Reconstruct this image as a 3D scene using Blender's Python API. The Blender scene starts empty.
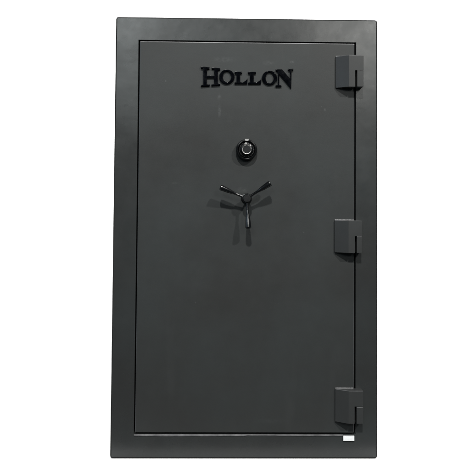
import bpy, bmesh, math, random
from mathutils import Vector, Matrix

S = bpy.context.scene
COL = S.collection
random.seed(4)

# ------------------------------------------------------------------ camera
cam_data = bpy.data.cameras.new("camera")
cam = bpy.data.objects.new("camera", cam_data)
COL.objects.link(cam)
cam.location = (-0.1100, -2.7993, 1.0445)
cam.rotation_euler = (math.pi / 2 + 0.0357, -0.0076, -0.0193)
cam_data.sensor_width = 36.0
cam_data.lens = 1505.0 / 1024.0 * 36.0
cam_data.shift_x = (512 - 505.7) / 1024.0
cam_data.shift_y = (376.3 - 512) / 1024.0
cam_data.clip_start = 0.05
cam_data.clip_end = 200.0
S.camera = cam

# ------------------------------------------------------------------ world (dim showroom surroundings)
world = bpy.data.worlds.new("World")
S.world = world
world.use_nodes = True
bg = world.node_tree.nodes["Background"]
bg.inputs[0].default_value = (0.86, 1.0, 1.04, 1)
bg.inputs[1].default_value = 0.07

S.view_settings.view_transform = 'Standard'
S.view_settings.look = 'None'
S.view_settings.exposure = 0.0
S.view_settings.gamma = 1.0
S.view_settings.use_curve_mapping = False
S.cycles.max_bounces = 6


# ------------------------------------------------------------------ lamps
def area(name, loc, target, size, energy, color=(1, 1, 1), shape='DISK', size_y=None):
    d = bpy.data.lights.new(name, 'AREA')
    d.shape = shape
    d.size = size
    if size_y:
        d.size_y = size_y
    d.energy = energy
    d.color = color
    o = bpy.data.objects.new(name, d)
    COL.objects.link(o)
    o.location = loc
    o.rotation_euler = (Vector(target) - Vector(loc)).to_track_quat('-Z', 'Y').to_euler()
    return o


# two ceiling lamps in front of the safe: they throw the two shadows of the handle
area("ceiling_lamp", (-0.44, -6.0, 7.45), (0, 0, 0.9), 0.38, 1120, (1.0, 0.98, 0.95))
area("ceiling_lamp", (4.60, -6.0, 7.00), (0, 0, 0.9), 0.38, 850, (1.0, 0.985, 0.96))
# added unseen panels: the first two put a satin glow in the upper corners
area("added_fill_panel", (-1.20, -4.6, 2.98), (0, 0, 1.7), 0.9, 39, (0.93, 1.0, 1.0), 'RECTANGLE', 0.8)
area("added_fill_panel", (1.58, -4.6, 2.88), (0, 0, 1.7), 0.9, 46, (1.0, 1.0, 0.96), 'RECTANGLE', 0.8)
area("added_fill_panel", (-4.2, -2.7, 2.4), (0.38, 0, 1.3), 1.2, 40, (0.62, 0.80, 1.0), 'RECTANGLE', 1.6)  # added cool panel at the left, brightens the slanted hinge faces
# added unseen lamp that whitens the sweep behind the safe
area("backdrop_fill", (0, 1.4, 5.4), (0, 3.2, 0.9), 6.0, 600, (1, 1, 1), 'RECTANGLE', 1.2)


# ------------------------------------------------------------------ materials
def new_mat(name):
    m = bpy.data.materials.new(name)
    m.use_nodes = True
    return m, m.node_tree.nodes, m.node_tree.links, m.node_tree.nodes["Principled BSDF"]


def mixc(nt, fac, a, b):
    n = nt.nodes.new("ShaderNodeMix")
    n.data_type = 'RGBA'
    for v, i in ((a, 6), (b, 7)):
        if hasattr(v, "links"):
            nt.links.new(v, n.inputs[i])
        else:
            n.inputs[i].default_value = (*v, 1)
    nt.links.new(fac, n.inputs[0])
    return n.outputs[2]


def noise(nt, vec, scale, detail=3, rough=0.5):
    n = nt.nodes.new("ShaderNodeTexNoise")
    n.inputs["Scale"].default_value = scale
    n.inputs["Detail"].default_value = detail
    n.inputs["Roughness"].default_value = rough
    nt.links.new(vec, n.inputs["Vector"])
    return n.outputs["Fac"]


def ramp(nt, v, a, b, o0=0.0, o1=1.0):
    n = nt.nodes.new("ShaderNodeMapRange")
    n.inputs[1].default_value = a
    n.inputs[2].default_value = b
    n.inputs[3].default_value = o0
    n.inputs[4].default_value = o1
    nt.links.new(v, n.inputs[0])
    return n.outputs[0]


def paint(name, base, rough=0.42, spec=0.45, wave=0.012, dust=True, ripple=0.0004, marks=()):
    """satin charcoal powder coat: faint panel waviness, fine texture, dust specks and wiped smears"""
    m, N, L, P = new_mat(name)
    nt = m.node_tree
    tc = N.new("ShaderNodeTexCoord").outputs["Object"]
    big = noise(nt, tc, 2.2, 4, 0.55)
    mid = noise(nt, tc, 14, 4, 0.6)
    dark = tuple(c * k for c, k in zip(base, (0.94, 0.91, 0.90)))
    lite = tuple(c * k for c, k in zip(base, (1.03, 1.08, 1.09)))
    col = mixc(nt, ramp(nt, big, 0.35, 0.65), dark, lite)
    if dust:
        v = N.new("ShaderNodeTexVoronoi")
        v.inputs["Scale"].default_value = 22
        L.new(tc, v.inputs["Vector"])
        d = ramp(nt, v.outputs["Distance"], 0.035, 0.06, 1.0, 0.0)
        sel = ramp(nt, noise(nt, tc, 5.0, 2), 0.60, 0.66)
        mu = N.new("ShaderNodeMath"); mu.operation = 'MULTIPLY'
        L.new(d, mu.inputs[0]); L.new(sel, mu.inputs[1])
        mu2 = N.new("ShaderNodeMath"); mu2.operation = 'MULTIPLY'
        L.new(mu.outputs[0], mu2.inputs[0]); mu2.inputs[1].default_value = 0.35
        col = mixc(nt, mu2.outputs[0], col, (0.10, 0.105, 0.105))
        # long wiped smears
        mp = N.new("ShaderNodeMapping")
        mp.inputs["Scale"].default_value = (9, 9, 1.6)
        L.new(tc, mp.inputs[0])
        sm = ramp(nt, noise(nt, mp.outputs[0], 1.0, 5, 0.6), 0.60, 0.80, 0.0, 0.06)
        col = mixc(nt, sm, col, (0.07, 0.073, 0.075))
    # single scuffs and wiped patches, each at its own place on the face: x, z, half width, half height, strength
    for mx, mz, rx, rz, amt in marks:
        q = N.new("ShaderNodeMapping")
        q.vector_type = 'TEXTURE'
        q.inputs["Location"].default_value = (mx, 0, mz)
        q.inputs["Scale"].default_value = (rx, 1, rz)
        L.new(tc, q.inputs[0])
        sep = N.new("ShaderNodeVectorMath"); sep.operation = 'MULTIPLY'
        sep.inputs[1].default_value = (1, 0, 1)
        L.new(q.outputs[0], sep.inputs[0])
        ln = N.new("ShaderNodeVectorMath"); ln.operation = 'LENGTH'
        L.new(sep.outputs[0], ln.inputs[0])
        w = N.new("ShaderNodeMath"); w.operation = 'MULTIPLY'
        L.new(ramp(nt, ln.outputs["Value"], 0.25, 1.0, amt, 0.0), w.inputs[0])
        L.new(ramp(nt, noise(nt, tc, 70, 4, 0.7), 0.40, 0.62, 0.15, 1.0), w.inputs[1])
        col = mixc(nt, w.outputs[0], col, (0.088, 0.092, 0.093))
    L.new(col, P.inputs["Base Color"])
    r = N.new("ShaderNodeMath"); r.operation = 'ADD'
    L.new(ramp(nt, mid, 0.3, 0.7, -0.03, 0.05), r.inputs[0])
    L.new(ramp(nt, big, 0.3, 0.7, rough - 0.04, rough + 0.05), r.inputs[1])
    L.new(r.outputs[0], P.inputs["Roughness"])
    P.inputs["Specular IOR Level"].default_value = spec
    b1 = N.new("ShaderNodeBump")
    b1.inputs["Strength"].default_value = 1.0
    b1.inputs["Distance"].default_value = wave
    L.new(noise(nt, tc, 1.7, 1, 0.4), b1.inputs["Height"])
    b3 = N.new("ShaderNodeBump")
    b3.inputs["Strength"].default_value = 1.0
    b3.inputs["Distance"].default_value = ripple
    L.new(noise(nt, tc, 13, 2, 0.5), b3.inputs["Height"])
    L.new(b1.outputs[0], b3.inputs["Normal"])
    b2 = N.new("ShaderNodeBump")
    b2.inputs["Strength"].default_value = 0.18
    b2.inputs["Distance"].default_value = 0.0006
    L.new(noise(nt, tc, 420, 2), b2.inputs["Height"])
    L.new(b3.outputs[0], b2.inputs["Normal"])
    L.new(b2.outputs[0], P.inputs["Normal"])
    return m


def simple(name, base, rough, spec=0.5, metal=0.0, var=0.25, scale=60):
    m, N, L, P = new_mat(name)
    nt = m.node_tree
    tc = N.new("ShaderNodeTexCoord").outputs["Object"]
    n = noise(nt, tc, scale, 4, 0.6)
    L.new(mixc(nt, ramp(nt, n, 0.3, 0.7), tuple(c * (1 - var) for c in base), tuple(min(1, c * (1 + var)) for c in base)), P.inputs["Base Color"])
    L.new(ramp(nt, n, 0.3, 0.7, max(0.03, rough - 0.06), rough + 0.06), P.inputs["Roughness"])
    P.inputs["Specular IOR Level"].default_value = spec
    P.inputs["Metallic"].default_value = metal
    return m


DOOR_MARKS = ((-0.112, 1.452, 0.010, 0.018, 0.22), (-0.110, 1.395, 0.008, 0.034, 0.26), (0.320, 1.404, 0.006, 0.007, 0.5), (0.184, 1.599, 0.011, 0.007, 0.4),
              (-0.094, 1.606, 0.055, 0.014, 0.16), (0.090, 1.594, 0.030, 0.012, 0.14), (-0.016, 1.075, 0.030, 0.014, 0.16), (0.11, 0.150, 0.080, 0.012, 0.05),
              (-0.285, 1.10, 0.020, 0.006, 0.12), (0.305, 1.417, 0.003, 0.003, 0.5), (-0.330, 1.515, 0.004, 0.004, 0.35), (0.235, 0.905, 0.004, 0.003, 0.3), (-0.20, 0.62, 0.003, 0.004, 0.3))
M_FRAME = paint("charcoal_frame_paint", (0.0175, 0.0189, 0.0190), 0.27, 0.36, 0.012, True, 0.0007)
M_DOOR = paint("charcoal_door_paint", (0.0196, 0.0211, 0.0211), 0.42, 0.18, marks=DOOR_MARKS)
M_HINGE = paint("charcoal_hinge_paint", (0.0196, 0.0206, 0.0208), 0.42, 0.22, 0.002, False)
M_EDGE = simple("door_edge_highlight", (0.036, 0.038, 0.040), 0.30, 0.5, 0.0, 0.6, 5)  # edge highlight put into the colour of the door's side bevels
M_EDGE_TOP = simple("door_top_highlight", (0.150, 0.150, 0.155), 0.30, 0.5, 0.0, 0.6, 7)  # painted highlight, palest along the door's top bevel
M_SIDE = simple("shaded_side_paint", (0.012, 0.0125, 0.0125), 0.75, 0.08, 0.0, 0.2, 300)  # edge shade put into the colour: darker, duller rim and sides
M_HANDLE = simple("black_handle_metal", (0.0020, 0.0023, 0.0027), 0.19, 0.45)
M_HEDGE = simple("hinge_edge_highlight", (0.048, 0.049, 0.051), 0.40, 0.3, 0.0, 0.5, 40)  # painted highlight, paler than the hinge paint
M_LETTER = simple("gloss_black_letter", (0.0005, 0.0007, 0.0013), 0.14, 0.13)
M_GLOSS = simple("gloss_black_metal", (0.0020, 0.0023, 0.0027), 0.17, 0.30)
M_SATIN = simple("satin_dark_cap", (0.0105, 0.011, 0.0115), 0.42, 0.10)
M_SILVER = simple("knurled_chrome", (0.26, 0.255, 0.25), 0.40, 0.5, 1.0, 0.85, 170)
M_WHITE = simple("white_mark", (0.20, 0.20, 0.195), 0.45, 0.4, 0, 0.04)
M_TICK = simple("grey_tick", (0.10, 0.10, 0.10), 0.5, 0.4, 0, 0.1)
M_TAB = simple("white_tab", (0.52, 0.53, 0.54), 0.35, 0.5, 0, 0.05, 90)
M_LIP = simple("pale_sill_lip", (0.085, 0.085, 0.088), 0.45, 0.5, 0.0, 0.45, 22)
M_BEAD = simple("pale_bead", (0.075, 0.075, 0.077), 0.42, 0.4, 0.0, 0.35, 60)
M_PAPER = simple("white_studio_paper", (0.61, 0.61, 0.61), 0.9, 0.0, 0, 0.01, 4)
M_DARK = simple("recess_black", (0.004, 0.004, 0.004), 0.8, 0.1)


# ------------------------------------------------------------------ helpers
def obj(name, bm, mat, parent=None, smooth=True, angle=35):
    bmesh.ops.recalc_face_normals(bm, faces=bm.faces[:])
    me = bpy.data.meshes.new(name)
    if smooth:
        for f in bm.faces:
            f.smooth = True
        for e in bm.edges:
            if len(e.link_faces) == 2 and e.calc_face_angle(0) > math.radians(angle):
                e.smooth = False
    bm.to_mesh(me)
    bm.free()
    o = bpy.data.objects.new(name, me)
    COL.objects.link(o)
    for mm in (mat if isinstance(mat, (list, tuple)) else [mat]):
        me.materials.append(mm)
    if parent:
        o.parent = parent
    if smooth:
        wn = o.modifiers.new("weighted_normals", 'WEIGHTED_NORMAL')
        wn.keep_sharp = True
        wn.weight = 100
    return o


def bevel(bm, edges, off, seg=3):
    bmesh.ops.bevel(bm, geom=list(edges), offset=off, offset_type='OFFSET', segments=seg, profile=0.5, affect='EDGES', clamp_overlap=True)


def sharp(bm, deg=15):
    return [e for e in bm.edges if len(e.link_faces) == 2 and e.calc_face_angle(0) > math.radians(deg)]


def box(bm, x0, x1, y0, y1, z0, z1):
    v = [bm.verts.new((x, y, z)) for z in (z0, z1) for y in (y0, y1) for x in (x0, x1)]
    for q in ((0, 1, 3, 2), (4, 6, 7, 5), (0, 4, 5, 1), (2, 3, 7, 6), (0, 2, 6, 4), (1, 5, 7, 3)):
        bm.faces.new([v[i] for i in q])
    return v


def lathe(bm, prof, mat4, seg=64, rfun=None):
    """profile of (radius, height) turned about local +Z, placed by mat4"""
    rings = []
    for k, (r, h) in enumerate(prof):
        if r < 1e-6:
            rings.append([bm.verts.new(mat4 @ Vector((0, 0, h)))])
        else:
            ring = []
            for i in range(seg):
                a = 2 * math.pi * i / seg
                rr = rfun(k, a, r) if rfun else r
                ring.append(bm.verts.new(mat4 @ Vector((rr * math.cos(a), rr * math.sin(a), h))))
            rings.append(ring)
    for a, b in zip(rings, rings[1:]):
        for i in range(seg):
            j = (i + 1) % seg
            if len(a) == 1 and len(b) == 1:
                continue
            if len(a) == 1:
                bm.faces.new((a[0], b[i], b[j]))
            elif len(b) == 1:
                bm.faces.new((a[i], a[j], b[0]))
            else:
                bm.faces.new((a[i], a[j], b[j], b[i]))


def out_of_door(x, z, d=0.0):
    """local +Z points out of the door (world -Y); local X = world X, local Y = world Z"""
    return Matrix(((1, 0, 0, x), (0, 0, -1, -d), (0, 1, 0, z), (0, 0, 0, 1)))


# ------------------------------------------------------------------ setting: white studio sweep
bm = bmesh.new()
prof = [(-0.122, 0.0), (2.4, 0.0)]
bm_rows = []
for y, z in prof:
    bm_rows.append([bm.verts.new((x, y, z)) for x in (-6, -3, 0, 3, 6)])
for a, b in zip(bm_rows, bm_rows[1:]):
    for i in range(4):
        bm.faces.new((a[i], a[i + 1], b[i + 1], b[i]))
ground = obj("ground", bm, M_PAPER)
ground["kind"] = "structure"

bm = bmesh.new()
prof = [(2.4 + 1.2 * math.sin(t), 1.2 - 1.2 * math.cos(t)) for t in [k * math.pi / 2 / 16 for k in range(17)]] + [(3.6, 5.0)]
rows = [[bm.verts.new((x, y, z)) for x in (-6, -3, 0, 3, 6)] for y, z in prof]
for a, b in zip(rows, rows[1:]):
    for i in range(4):
        bm.faces.new((a[i], a[i + 1], b[i + 1], b[i]))
backdrop = obj("backdrop", bm, M_PAPER)
backdrop["kind"] = "structure"

# ------------------------------------------------------------------ the safe
W, H, D = 1.07, 1.7771, 0.72
OX0, OX1 = -0.4413, 0.4465      # door opening
OZ0, OZ1 = 0.0972, 1.6822
safe = bpy.data.objects.new("gun_safe", None)
COL.objects.link(safe)
safe.location = (0, 0, 0)
safe["label"] = "tall charcoal grey steel gun safe with black lettering, dial and three-spoke handle on its door"
safe["category"] = "safe"

# body: hollow shell with a recessed door opening
bm = bmesh.new()
zb = 0.0015
def quad4(x0, x1, z0, z1, y):
    return [bm.verts.new(p) for p in ((x0, y, z0), (x1, y, z0), (x1, y, z1), (x0, y, z1))]
fo = quad4(-W / 2, W / 2, zb, H, 0)
fi = quad4(OX0, OX1, OZ0, OZ1, 0)
ri = quad4(OX0, OX1, OZ0, OZ1, 0.09)
bo = quad4(-W / 2, W / 2, zb, H, D)
for i in range(4):
    j = (i + 1) % 4
    bm.faces.new((fo[i], fo[j], fi[j], fi[i]))
    bm.faces.new((fi[i], fi[j], ri[j], ri[i]))
    bm.faces.new((fo[j], fo[i], bo[i], bo[j]))
bm.faces.new(ri)
bm.faces.new(bo)
bmesh.ops.recalc_face_normals(bm, faces=bm.faces[:])
fos, bos, fis = set(fo), set(bo), set(fi)
outer = [e for e in bm.edges if all(v in fos or v in bos for v in e.verts)]
inner = [e for e in bm.edges if all(v in fis for v in e.verts)]
ivs = [v for e in inner for v in e.verts]
bevel(bm, [e for e in outer if abs(e.verts[0].co.y - e.verts[1].co.y) > 0.1], 0.010, 5)
rim = [e for e in bm.edges if all(abs(v.co.y) < 1e-6 for v in e.verts) and any(abs(f.normal.y) < 0.1 and f.calc_center_median().y > 0.2 for f in e.link_faces)]
rim += [e for e in bm.edges if all(abs(v.co.y - D) < 1e-6 for v in e.verts) and any(abs(f.normal.y) < 0.1 for f in e.link_faces)]
bevel(bm, rim, 0.006, 4)
bm.normal_update()
inner = [e for e in bm.edges if all(abs(v.co.y) < 1e-6 and OX0 - 1e-5 < v.co.x < OX1 + 1e-5 and OZ0 - 1e-5 < v.co.z < OZ1 + 1e-5 for v in e.verts)
         and any(len({round(f.normal.y, 2) for f in e.link_faces}) > 1 for _ in (0,))]
bevel(bm, inner, 0.0016, 2)
for f in bm.faces:
    c = f.calc_center_median()
    on_rim = abs(c.x) > W / 2 - 0.0105 or c.z > H - 0.0105 or c.z < zb + 0.0105
    if on_rim and f.normal.y > -0.995:
        f.material_index = 1
body = obj("body", bm, (M_FRAME, M_SIDE), safe)

# pale lip of uneven height along the bottom of the opening
bm = bmesh.new()
n = 46
x0, x1 = OX0 + 0.0008, 0.3955
rws = []
for i in range(n + 1):
    t = i / n
    x = x0 + (x1 - x0) * t
    hgt = 0.0062 if x < 0.012 else 0.0042
    hgt += 0.0006 * math.sin(9 * t) + random.uniform(-0.0004, 0.0004)
    tz = OZ0 - 0.0002
    rws.append([bm.verts.new((x, yy, zz)) for yy, zz in ((0.030, tz), (-0.0010, tz - 0.0004), (-0.0026, tz - 0.0016), (-0.0026, tz - hgt), (-0.0006, tz - hgt - 0.0008), (0.030, tz - hgt - 0.0008))])
for a, b in zip(rws, rws[1:]):
    for k in range(6):
        bm.faces.new((a[k], b[k], b[(k + 1) % 6], a[(k + 1) % 6]))
bm.faces.new(rws[0]); bm.faces.new(rws[-1])
lip = obj("sill_lip", bm, M_LIP, safe)
lip["label"] = "thin pale lip under the door"

# small white tab below the lower right corner of the door
bm = bmesh.new()
box(bm, 0.3968, 0.4408, -0.0065, 0.004, 0.0738, 0.0925)
bevel(bm, sharp(bm), 0.0028, 3)
box(bm, 0.4035, 0.4330, -0.0072, -0.0050, 0.0778, 0.0868)
tab = obj("tab", bm, M_TAB, safe)
tab["label"] = "small white tab below the lower hinge"

# door
GAP = 0.0048
DX0, DX1 = OX0 + GAP, OX1 - GAP - 0.0008
DZ0, DZ1 = OZ0 + GAP + 0.0014, OZ1 - GAP
bm = bmesh.new()
box(bm, DX0, DX1, -0.0015, 0.07, DZ0, DZ1)
bmesh.ops.recalc_face_normals(bm, faces=bm.faces[:])
bevel(bm, [e for e in sharp(bm)], 0.0040, 4)
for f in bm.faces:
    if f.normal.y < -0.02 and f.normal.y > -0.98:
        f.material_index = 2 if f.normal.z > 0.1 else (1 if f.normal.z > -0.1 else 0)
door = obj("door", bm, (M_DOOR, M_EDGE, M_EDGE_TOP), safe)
DY = -0.0015

# ------------------------------------------------------------------ lettering (raised black letters)
LET = {
 'H': [[(-187.7, 1575.8), (-151.8, 1571.9), (-152.2, 1564.9), (-161.7, 1564.2), (-161.9, 1537.8), (-132.9, 1537.7), (-133.1, 1564.2), (-143.1, 1564.8), (-143.4, 1572.2), (-108.5, 1568.4), (-108.9, 1561.5), (-117.6, 1560.8), (-117.1, 1506.1), (-108.4, 1504.5), (-108.4, 1499.0), (-143.8, 1496.4), (-143.4, 1501.9), (-132.6, 1503.4), (-132.8, 1529.4), (-161.8, 1529.1), (-161.6, 1502.4), (-150.3, 1501.4), (-150.3, 1496.2), (-185.7, 1493.3), (-185.3, 1499.3), (-176.7, 1500.7), (-177.3, 1566.0), (-186.8, 1567.6)]],
 'O': [('ell', -81.0, 1534.0, 31.2, 29.4), ('ell', -80.6, 1534.4, 16.6, 22.4)],
 'L': [[(-50.0, 1554.9), (-19.7, 1555.2), (-19.6, 1548.1), (-27.0, 1546.9), (-26.7, 1513.2), (-13.8, 1513.3), (-5.0, 1518.5), (3.4, 1528.5), (1.4, 1506.3), (-49.6, 1505.8), (-49.7, 1511.2), (-41.9, 1512.6), (-42.1, 1546.5), (-49.9, 1547.7)]],
 'L2': [[(4.6, 1555.1), (37.1, 1555.4), (37.1, 1548.3), (28.9, 1547.3), (29.1, 1513.4), (42.1, 1513.5), (51.0, 1518.5), (59.2, 1528.4), (57.3, 1506.1), (5.8, 1505.5), (5.7, 1511.4), (13.1, 1512.7), (12.9, 1547.1), (4.6, 1548.3)]],
 'O2': [('ell', 92.7, 1531.5, 30.8, 28.9), ('ell', 93.0, 1531.8, 16.0, 22.2)],
 'N': [[(117.6, 1566.2), (143.3, 1566.9), (175.6, 1530.3), (175.5, 1562.1), (167.6, 1562.2), (167.6, 1568.7), (189.0, 1570.0), (189.0, 1562.9), (182.2, 1561.9), (180.8, 1488.9), (132.3, 1546.9), (132.4, 1502.7), (141.5, 1501.7), (141.5, 1496.1), (117.6, 1495.0), (117.6, 1501.3), (126.1, 1502.5), (126.0, 1557.2), (117.6, 1559.5)]],
}
for key, shapes in LET.items():
    cu = bpy.data.curves.new("letter", 'CURVE')
    cu.dimensions = '2D'
    cu.fill_mode = 'BOTH'
    cu.extrude = 0.0029
    cu.bevel_depth = 0.0014
    cu.bevel_resolution = 2
    cu.offset = -0.0011
    for s in shapes:
        if s[0] == 'ell':
            _, cx, cz, rx, rz = s
            pts = [(cx + rx * math.cos(2 * math.pi * i / 72), cz + rz * math.sin(2 * math.pi * i / 72)) for i in range(72)]
        else:
            pts = s
        sp = cu.splines.new('POLY')
        sp.points.add(len(pts) - 1)
        for p, (x, z) in zip(sp.points, pts):
            p.co = (x / 1000, z / 1000, 0, 1)
        sp.use_cyclic_u = True
    tmp = bpy.data.objects.new("letter_curve", cu)
    COL.objects.link(tmp)
    bpy.context.view_layer.update()
    me = bpy.data.meshes.new_from_object(tmp.evaluated_get(bpy.context.evaluated_depsgraph_get()))
    bpy.data.objects.remove(tmp)
    bpy.data.curves.remove(cu)
    me.transform(out_of_door(0, 0, -DY + 0.0040))
    bm = bmesh.new()
    bm.from_mesh(me)
    bpy.data.meshes.remove(me)
    bmesh.ops.remove_doubles(bm, verts=bm.verts[:], dist=1e-6)
    for f in bm.faces:
        f.material_index = 0
    o = obj("letter", bm, M_LETTER, door, angle=40)
    o["label"] = "raised black letter " + key[0]

# ------------------------------------------------------------------ combination dial
cx, cz = 0.0006, 1.2371
T = out_of_door(cx, cz, -DY)
bm = bmesh.new()
lathe(bm, [(0.0, -0.002), (0.0425, -0.002), (0.0432, 0.002), (0.0430, 0.018), (0.0418, 0.0235), (0.0398, 0.0265), (0.0370, 0.0272), (0.0350, 0.0262), (0.0340, 0.0225), (0.0330, 0.0120), (0.0, 0.0120)], T, 72)
dial = obj("dial_ring", bm, M_GLOSS, safe)
dial["label"] = "round black combination dial"
bm = bmesh.new()
lathe(bm, [(0.0, 0.0125), (0.0315, 0.0125), (0.0318, 0.0150), (0.0308, 0.0168), (0.0240, 0.0200), (0.0215, 0.0210), (0.0, 0.0210)], T, 72)
obj("dial_plate", bm, M_GLOSS, dial)
bm = bmesh.new()
for k in range(50):
    a = 2 * math.pi * k / 50 + 0.03
    r1_ = 0.0302
    r0_ = 0.0262 if k % 5 == 0 else 0.0282
    w = 0.00042 if k % 5 else 0.0006
    c, s_ = math.cos(a), math.sin(a)
    hh = lambda r: 0.0168 + (0.0308 - r) * (0.0032 / 0.0068) + 0.00025
    v = [bm.verts.new(T @ Vector((r * c - q * s_, r * s_ + q * c, hh(r) + dz))) for dz in (0, -0.0006) for r, q in ((r0_, -w), (r1_, -w), (r1_, w), (r0_, w))]
    bm.faces.new(v[:4])
    for i in range(4):
        bm.faces.new((v[i], v[(i + 1) % 4], v[4 + (i + 1) % 4], v[4 + i]))
obj("dial_scale", bm, M_TICK, dial)
# white index on the ring and white zero block on the plate
bm = bmesh.new()
def prism(bm, pts, d0, d1):
    a = [bm.verts.new(T @ Vector((x, z, d0))) for x, z in pts]
    b = [bm.verts.new(T @ Vector((x, z, d1))) for x, z in pts]
    bm.faces.new(a); bm.faces.new(b)
    for i in range(len(pts)):
        j = (i + 1) % len(pts)
        bm.faces.new((a[i], a[j], b[j], b[i]))
prism(bm, [(-0.0078, 0.0425), (0.0088, 0.0425), (0.0062, 0.0352), (-0.0052, 0.0352)], 0.0200, 0.0282)
bevel(bm, sharp(bm), 0.0008, 2)
obj("index_mark", bm, M_WHITE, dial)
bm = bmesh.new()
prism(bm, [(-0.0068, 0.0292), (0.0022, 0.0292), (0.0022, 0.0226), (-0.0068, 0.0226)], 0.0160, 0.0216)
bevel(bm, sharp(bm), 0.0006, 2)
obj("zero_mark", bm, M_WHITE, dial)
# knob
bm = bmesh.new()
fl = lambda k, a, r: r * (1 - 0.022 * (0.5 + 0.5 * math.cos(36 * a))) if 1 <= k <= 4 else r
lathe(bm, [(0.0, 0.0195), (0.0222, 0.0195), (0.0220, 0.0300), (0.0214, 0.0370), (0.0207, 0.0395), (0.0195, 0.0400), (0.0, 0.0400)], T, 216, fl)
obj("knob", bm, M_GLOSS, dial)
bm = bmesh.new()
kn = lambda k, a, r: r * (1 - 0.03 * (0.5 + 0.5 * math.cos(60 * a))) if k in (1, 2) else r
lathe(bm, [(0.0, 0.0395), (0.0205, 0.0395), (0.0200, 0.0414), (0.0182, 0.0427), (0.0164, 0.0422), (0.0, 0.0415)], T, 240, kn)
obj("knob_bezel", bm, M_SILVER, dial)
bm = bmesh.new()
lathe(bm, [(0.0, 0.0405), (0.0160, 0.0405), (0.0160, 0.0428), (0.0153, 0.0436), (0.0, 0.0437)], T, 64)
obj("knob_cap", bm, M_SATIN, dial)

# ------------------------------------------------------------------ three-spoke handle
hx, hz = 0.0021, 1.0409
T = out_of_door(hx, hz, -DY)
bm = bmesh.new()
lathe(bm, [(0.0, -0.002), (0.0215, -0.002), (0.0215, 0.003), (0.0195, 0.006), (0.0130, 0.0075), (0.0120, 0.012), (0.0120, 0.030),
           (0.0165, 0.034), (0.0182, 0.037), (0.0182, 0.052), (0.0172, 0.0552), (0.0155, 0.0565), (0.0, 0.0565)], T, 64)
hub = obj("handle_hub", bm, M_HANDLE, safe)
hub["label"] = "hub of the three-spoke black handle"
bm = bmesh.new()
lathe(bm, [(0.0, 0.0560), (0.0150, 0.0560), (0.0148, 0.0574), (0.0138, 0.0582), (0.0, 0.0588)], T, 64)
obj("hub_cap", bm, M_SATIN, hub)
for tx, tz in ((-0.1043, 1.0845), (0.0945, 1.1025), (0.0082, 0.9225)):
    a = Vector((hx, DY - 0.046, hz))
    b = Vector((tx, DY - 0.061, tz))
    dirv = (b - a).normalized()
    Ln = (b - a).length
    M4 = dirv.to_track_quat('Z', 'Y').to_matrix().to_4x4()
    M4.translation = a
    bm = bmesh.new()
    pr = [(0.0, 0.010), (0.0056, 0.010), (0.0055, 0.020), (0.0050, 0.028), (0.0049, 0.38 * Ln), (0.0053, 0.46 * Ln), (0.0068, 0.54 * Ln), (0.0088, 0.65 * Ln),
          (0.0101, 0.76 * Ln), (0.0109, 0.86 * Ln), (0.0116, 0.955 * Ln), (0.0117, 0.975 * Ln), (0.0107, 0.993 * Ln), (0.0088, 1.0 * Ln), (0.0060, 0.992 * Ln), (0.0, 0.990 * Ln)]
    lathe(bm, pr, M4, 40)
    obj("spoke", bm, M_HANDLE, hub)


# ------------------------------------------------------------------ hinges
def shell(bm, xs, zs, depth, back, skip=()):
    """block over a grid of x and z with a front depth per x; cells in skip are left out"""
    vf, vb = {}, {}
    def F(i, k):
        if (i, k) not in vf:
            vf[i, k] = bm.verts.new((xs[i], -depth[i], zs[k]))
        return vf[i, k]
    def B(i, k):
        if (i, k) not in vb:
            vb[i, k] = bm.verts.new((xs[i], -back[i], zs[k]))
        return vb[i, k]
    cells = {(i, k) for i in range(len(xs) - 1) for k in range(len(zs) - 1)} - set(skip)
    for i, k in cells:
        c = [(i, k), (i + 1, k), (i + 1, k + 1), (i, k + 1)]
        bm.faces.new([F(*q) for q in c])
        bm.faces.new([B(*q) for q in reversed(c)])
        for n_, (p, q) in enumerate(zip(c, c[1:] + c[:1])):
            nb = [(i, k - 1), (i + 1, k), (i, k + 1), (i - 1, k)][n_]
            if nb not in cells:
                bm.faces.new((F(*q), F(*p), B(*p), B(*q)))
    bmesh.ops.recalc_face_normals(bm, faces=bm.faces[:])


def paint_edge_highlight(bm):
    """painted highlight: the rounded upper front edges of a block get a paler colour"""
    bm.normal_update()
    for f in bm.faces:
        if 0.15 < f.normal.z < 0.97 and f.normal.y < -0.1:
            f.material_index = 1


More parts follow.
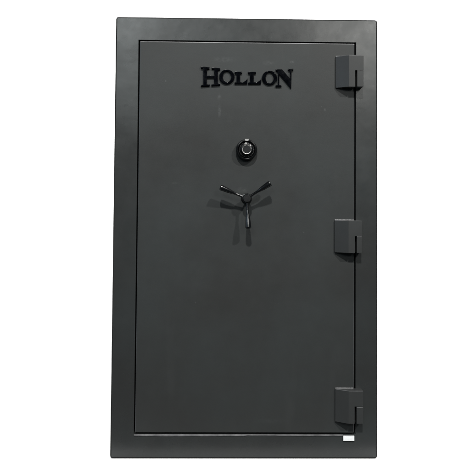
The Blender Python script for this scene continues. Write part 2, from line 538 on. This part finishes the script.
def make_hinge(z0, x0, xf, x1, dep, label):
    h = 0.1295
    bm = bmesh.new()
    xs = [x0, xf, 0.4362, x1]
    shell(bm, xs, [z0, z0 + 0.067, z0 + h], [0.009, dep, dep, dep], [-0.001, -0.001, -0.001, 0.0015], {(2, 0)})
    bevel(bm, sharp(bm, 12), 0.0018, 2)
    paint_edge_highlight(bm)
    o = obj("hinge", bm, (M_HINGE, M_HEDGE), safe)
    o["label"] = label
    bm = bmesh.new()
    box(bm, 0.4432, x1 - 0.0006, -dep - 0.0016, 0.001, z0 + 0.0004, z0 + 0.0664)
    bmesh.ops.recalc_face_normals(bm, faces=bm.faces[:])
    bevel(bm, sharp(bm, 12), 0.0020, 2)
    paint_edge_highlight(bm)
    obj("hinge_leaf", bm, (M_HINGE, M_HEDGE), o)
    # hinge pin standing in the slot, well back from the face, plus an added filler against light leaks
    bm = bmesh.new()
    Tz = Matrix.Translation((0.4395, -0.016, z0 + 0.002))
    lathe(bm, [(0.0, 0.0), (0.0033, 0.0), (0.0033, 0.0645), (0.0, 0.0645)], Tz, 24)
    box(bm, 0.4365, 0.4429, -0.0135, -0.0005, z0 + 0.0015, z0 + 0.0655)
    obj("hinge_pin_filler", bm, M_DARK, o)
    # pale bead along the top where the leaf meets the door
    bm = bmesh.new()
    k0 = None
    nseg, ns = 30, 8
    for i in range(nseg + 1):
        x = x0 + 0.001 + (0.4372 - x0 - 0.001) * i / nseg
        r = 0.0030 + random.uniform(-0.0005, 0.0005)
        ring = [bm.verts.new((x, DY - 0.0012 + r * math.cos(2 * math.pi * j / ns), z0 + h + 0.0006 + r * math.sin(2 * math.pi * j / ns))) for j in range(ns)]
        if k0:
            for j in range(ns):
                bm.faces.new((k0[j], k0[(j + 1) % ns], ring[(j + 1) % ns], ring[j]))
        else:
            bm.faces.new(ring)
        k0 = ring
    bm.faces.new(k0)
    obj("hinge_bead", bm, M_BEAD, o)
    return o


make_hinge(1.4930, 0.3622, 0.4106, 0.4695, 0.042, "upper hinge block")
make_hinge(0.8255, 0.3598, 0.4106, 0.4645, 0.040, "middle hinge block")
make_hinge(0.1510, 0.3630, 0.4127, 0.4700, 0.038, "lower hinge block")
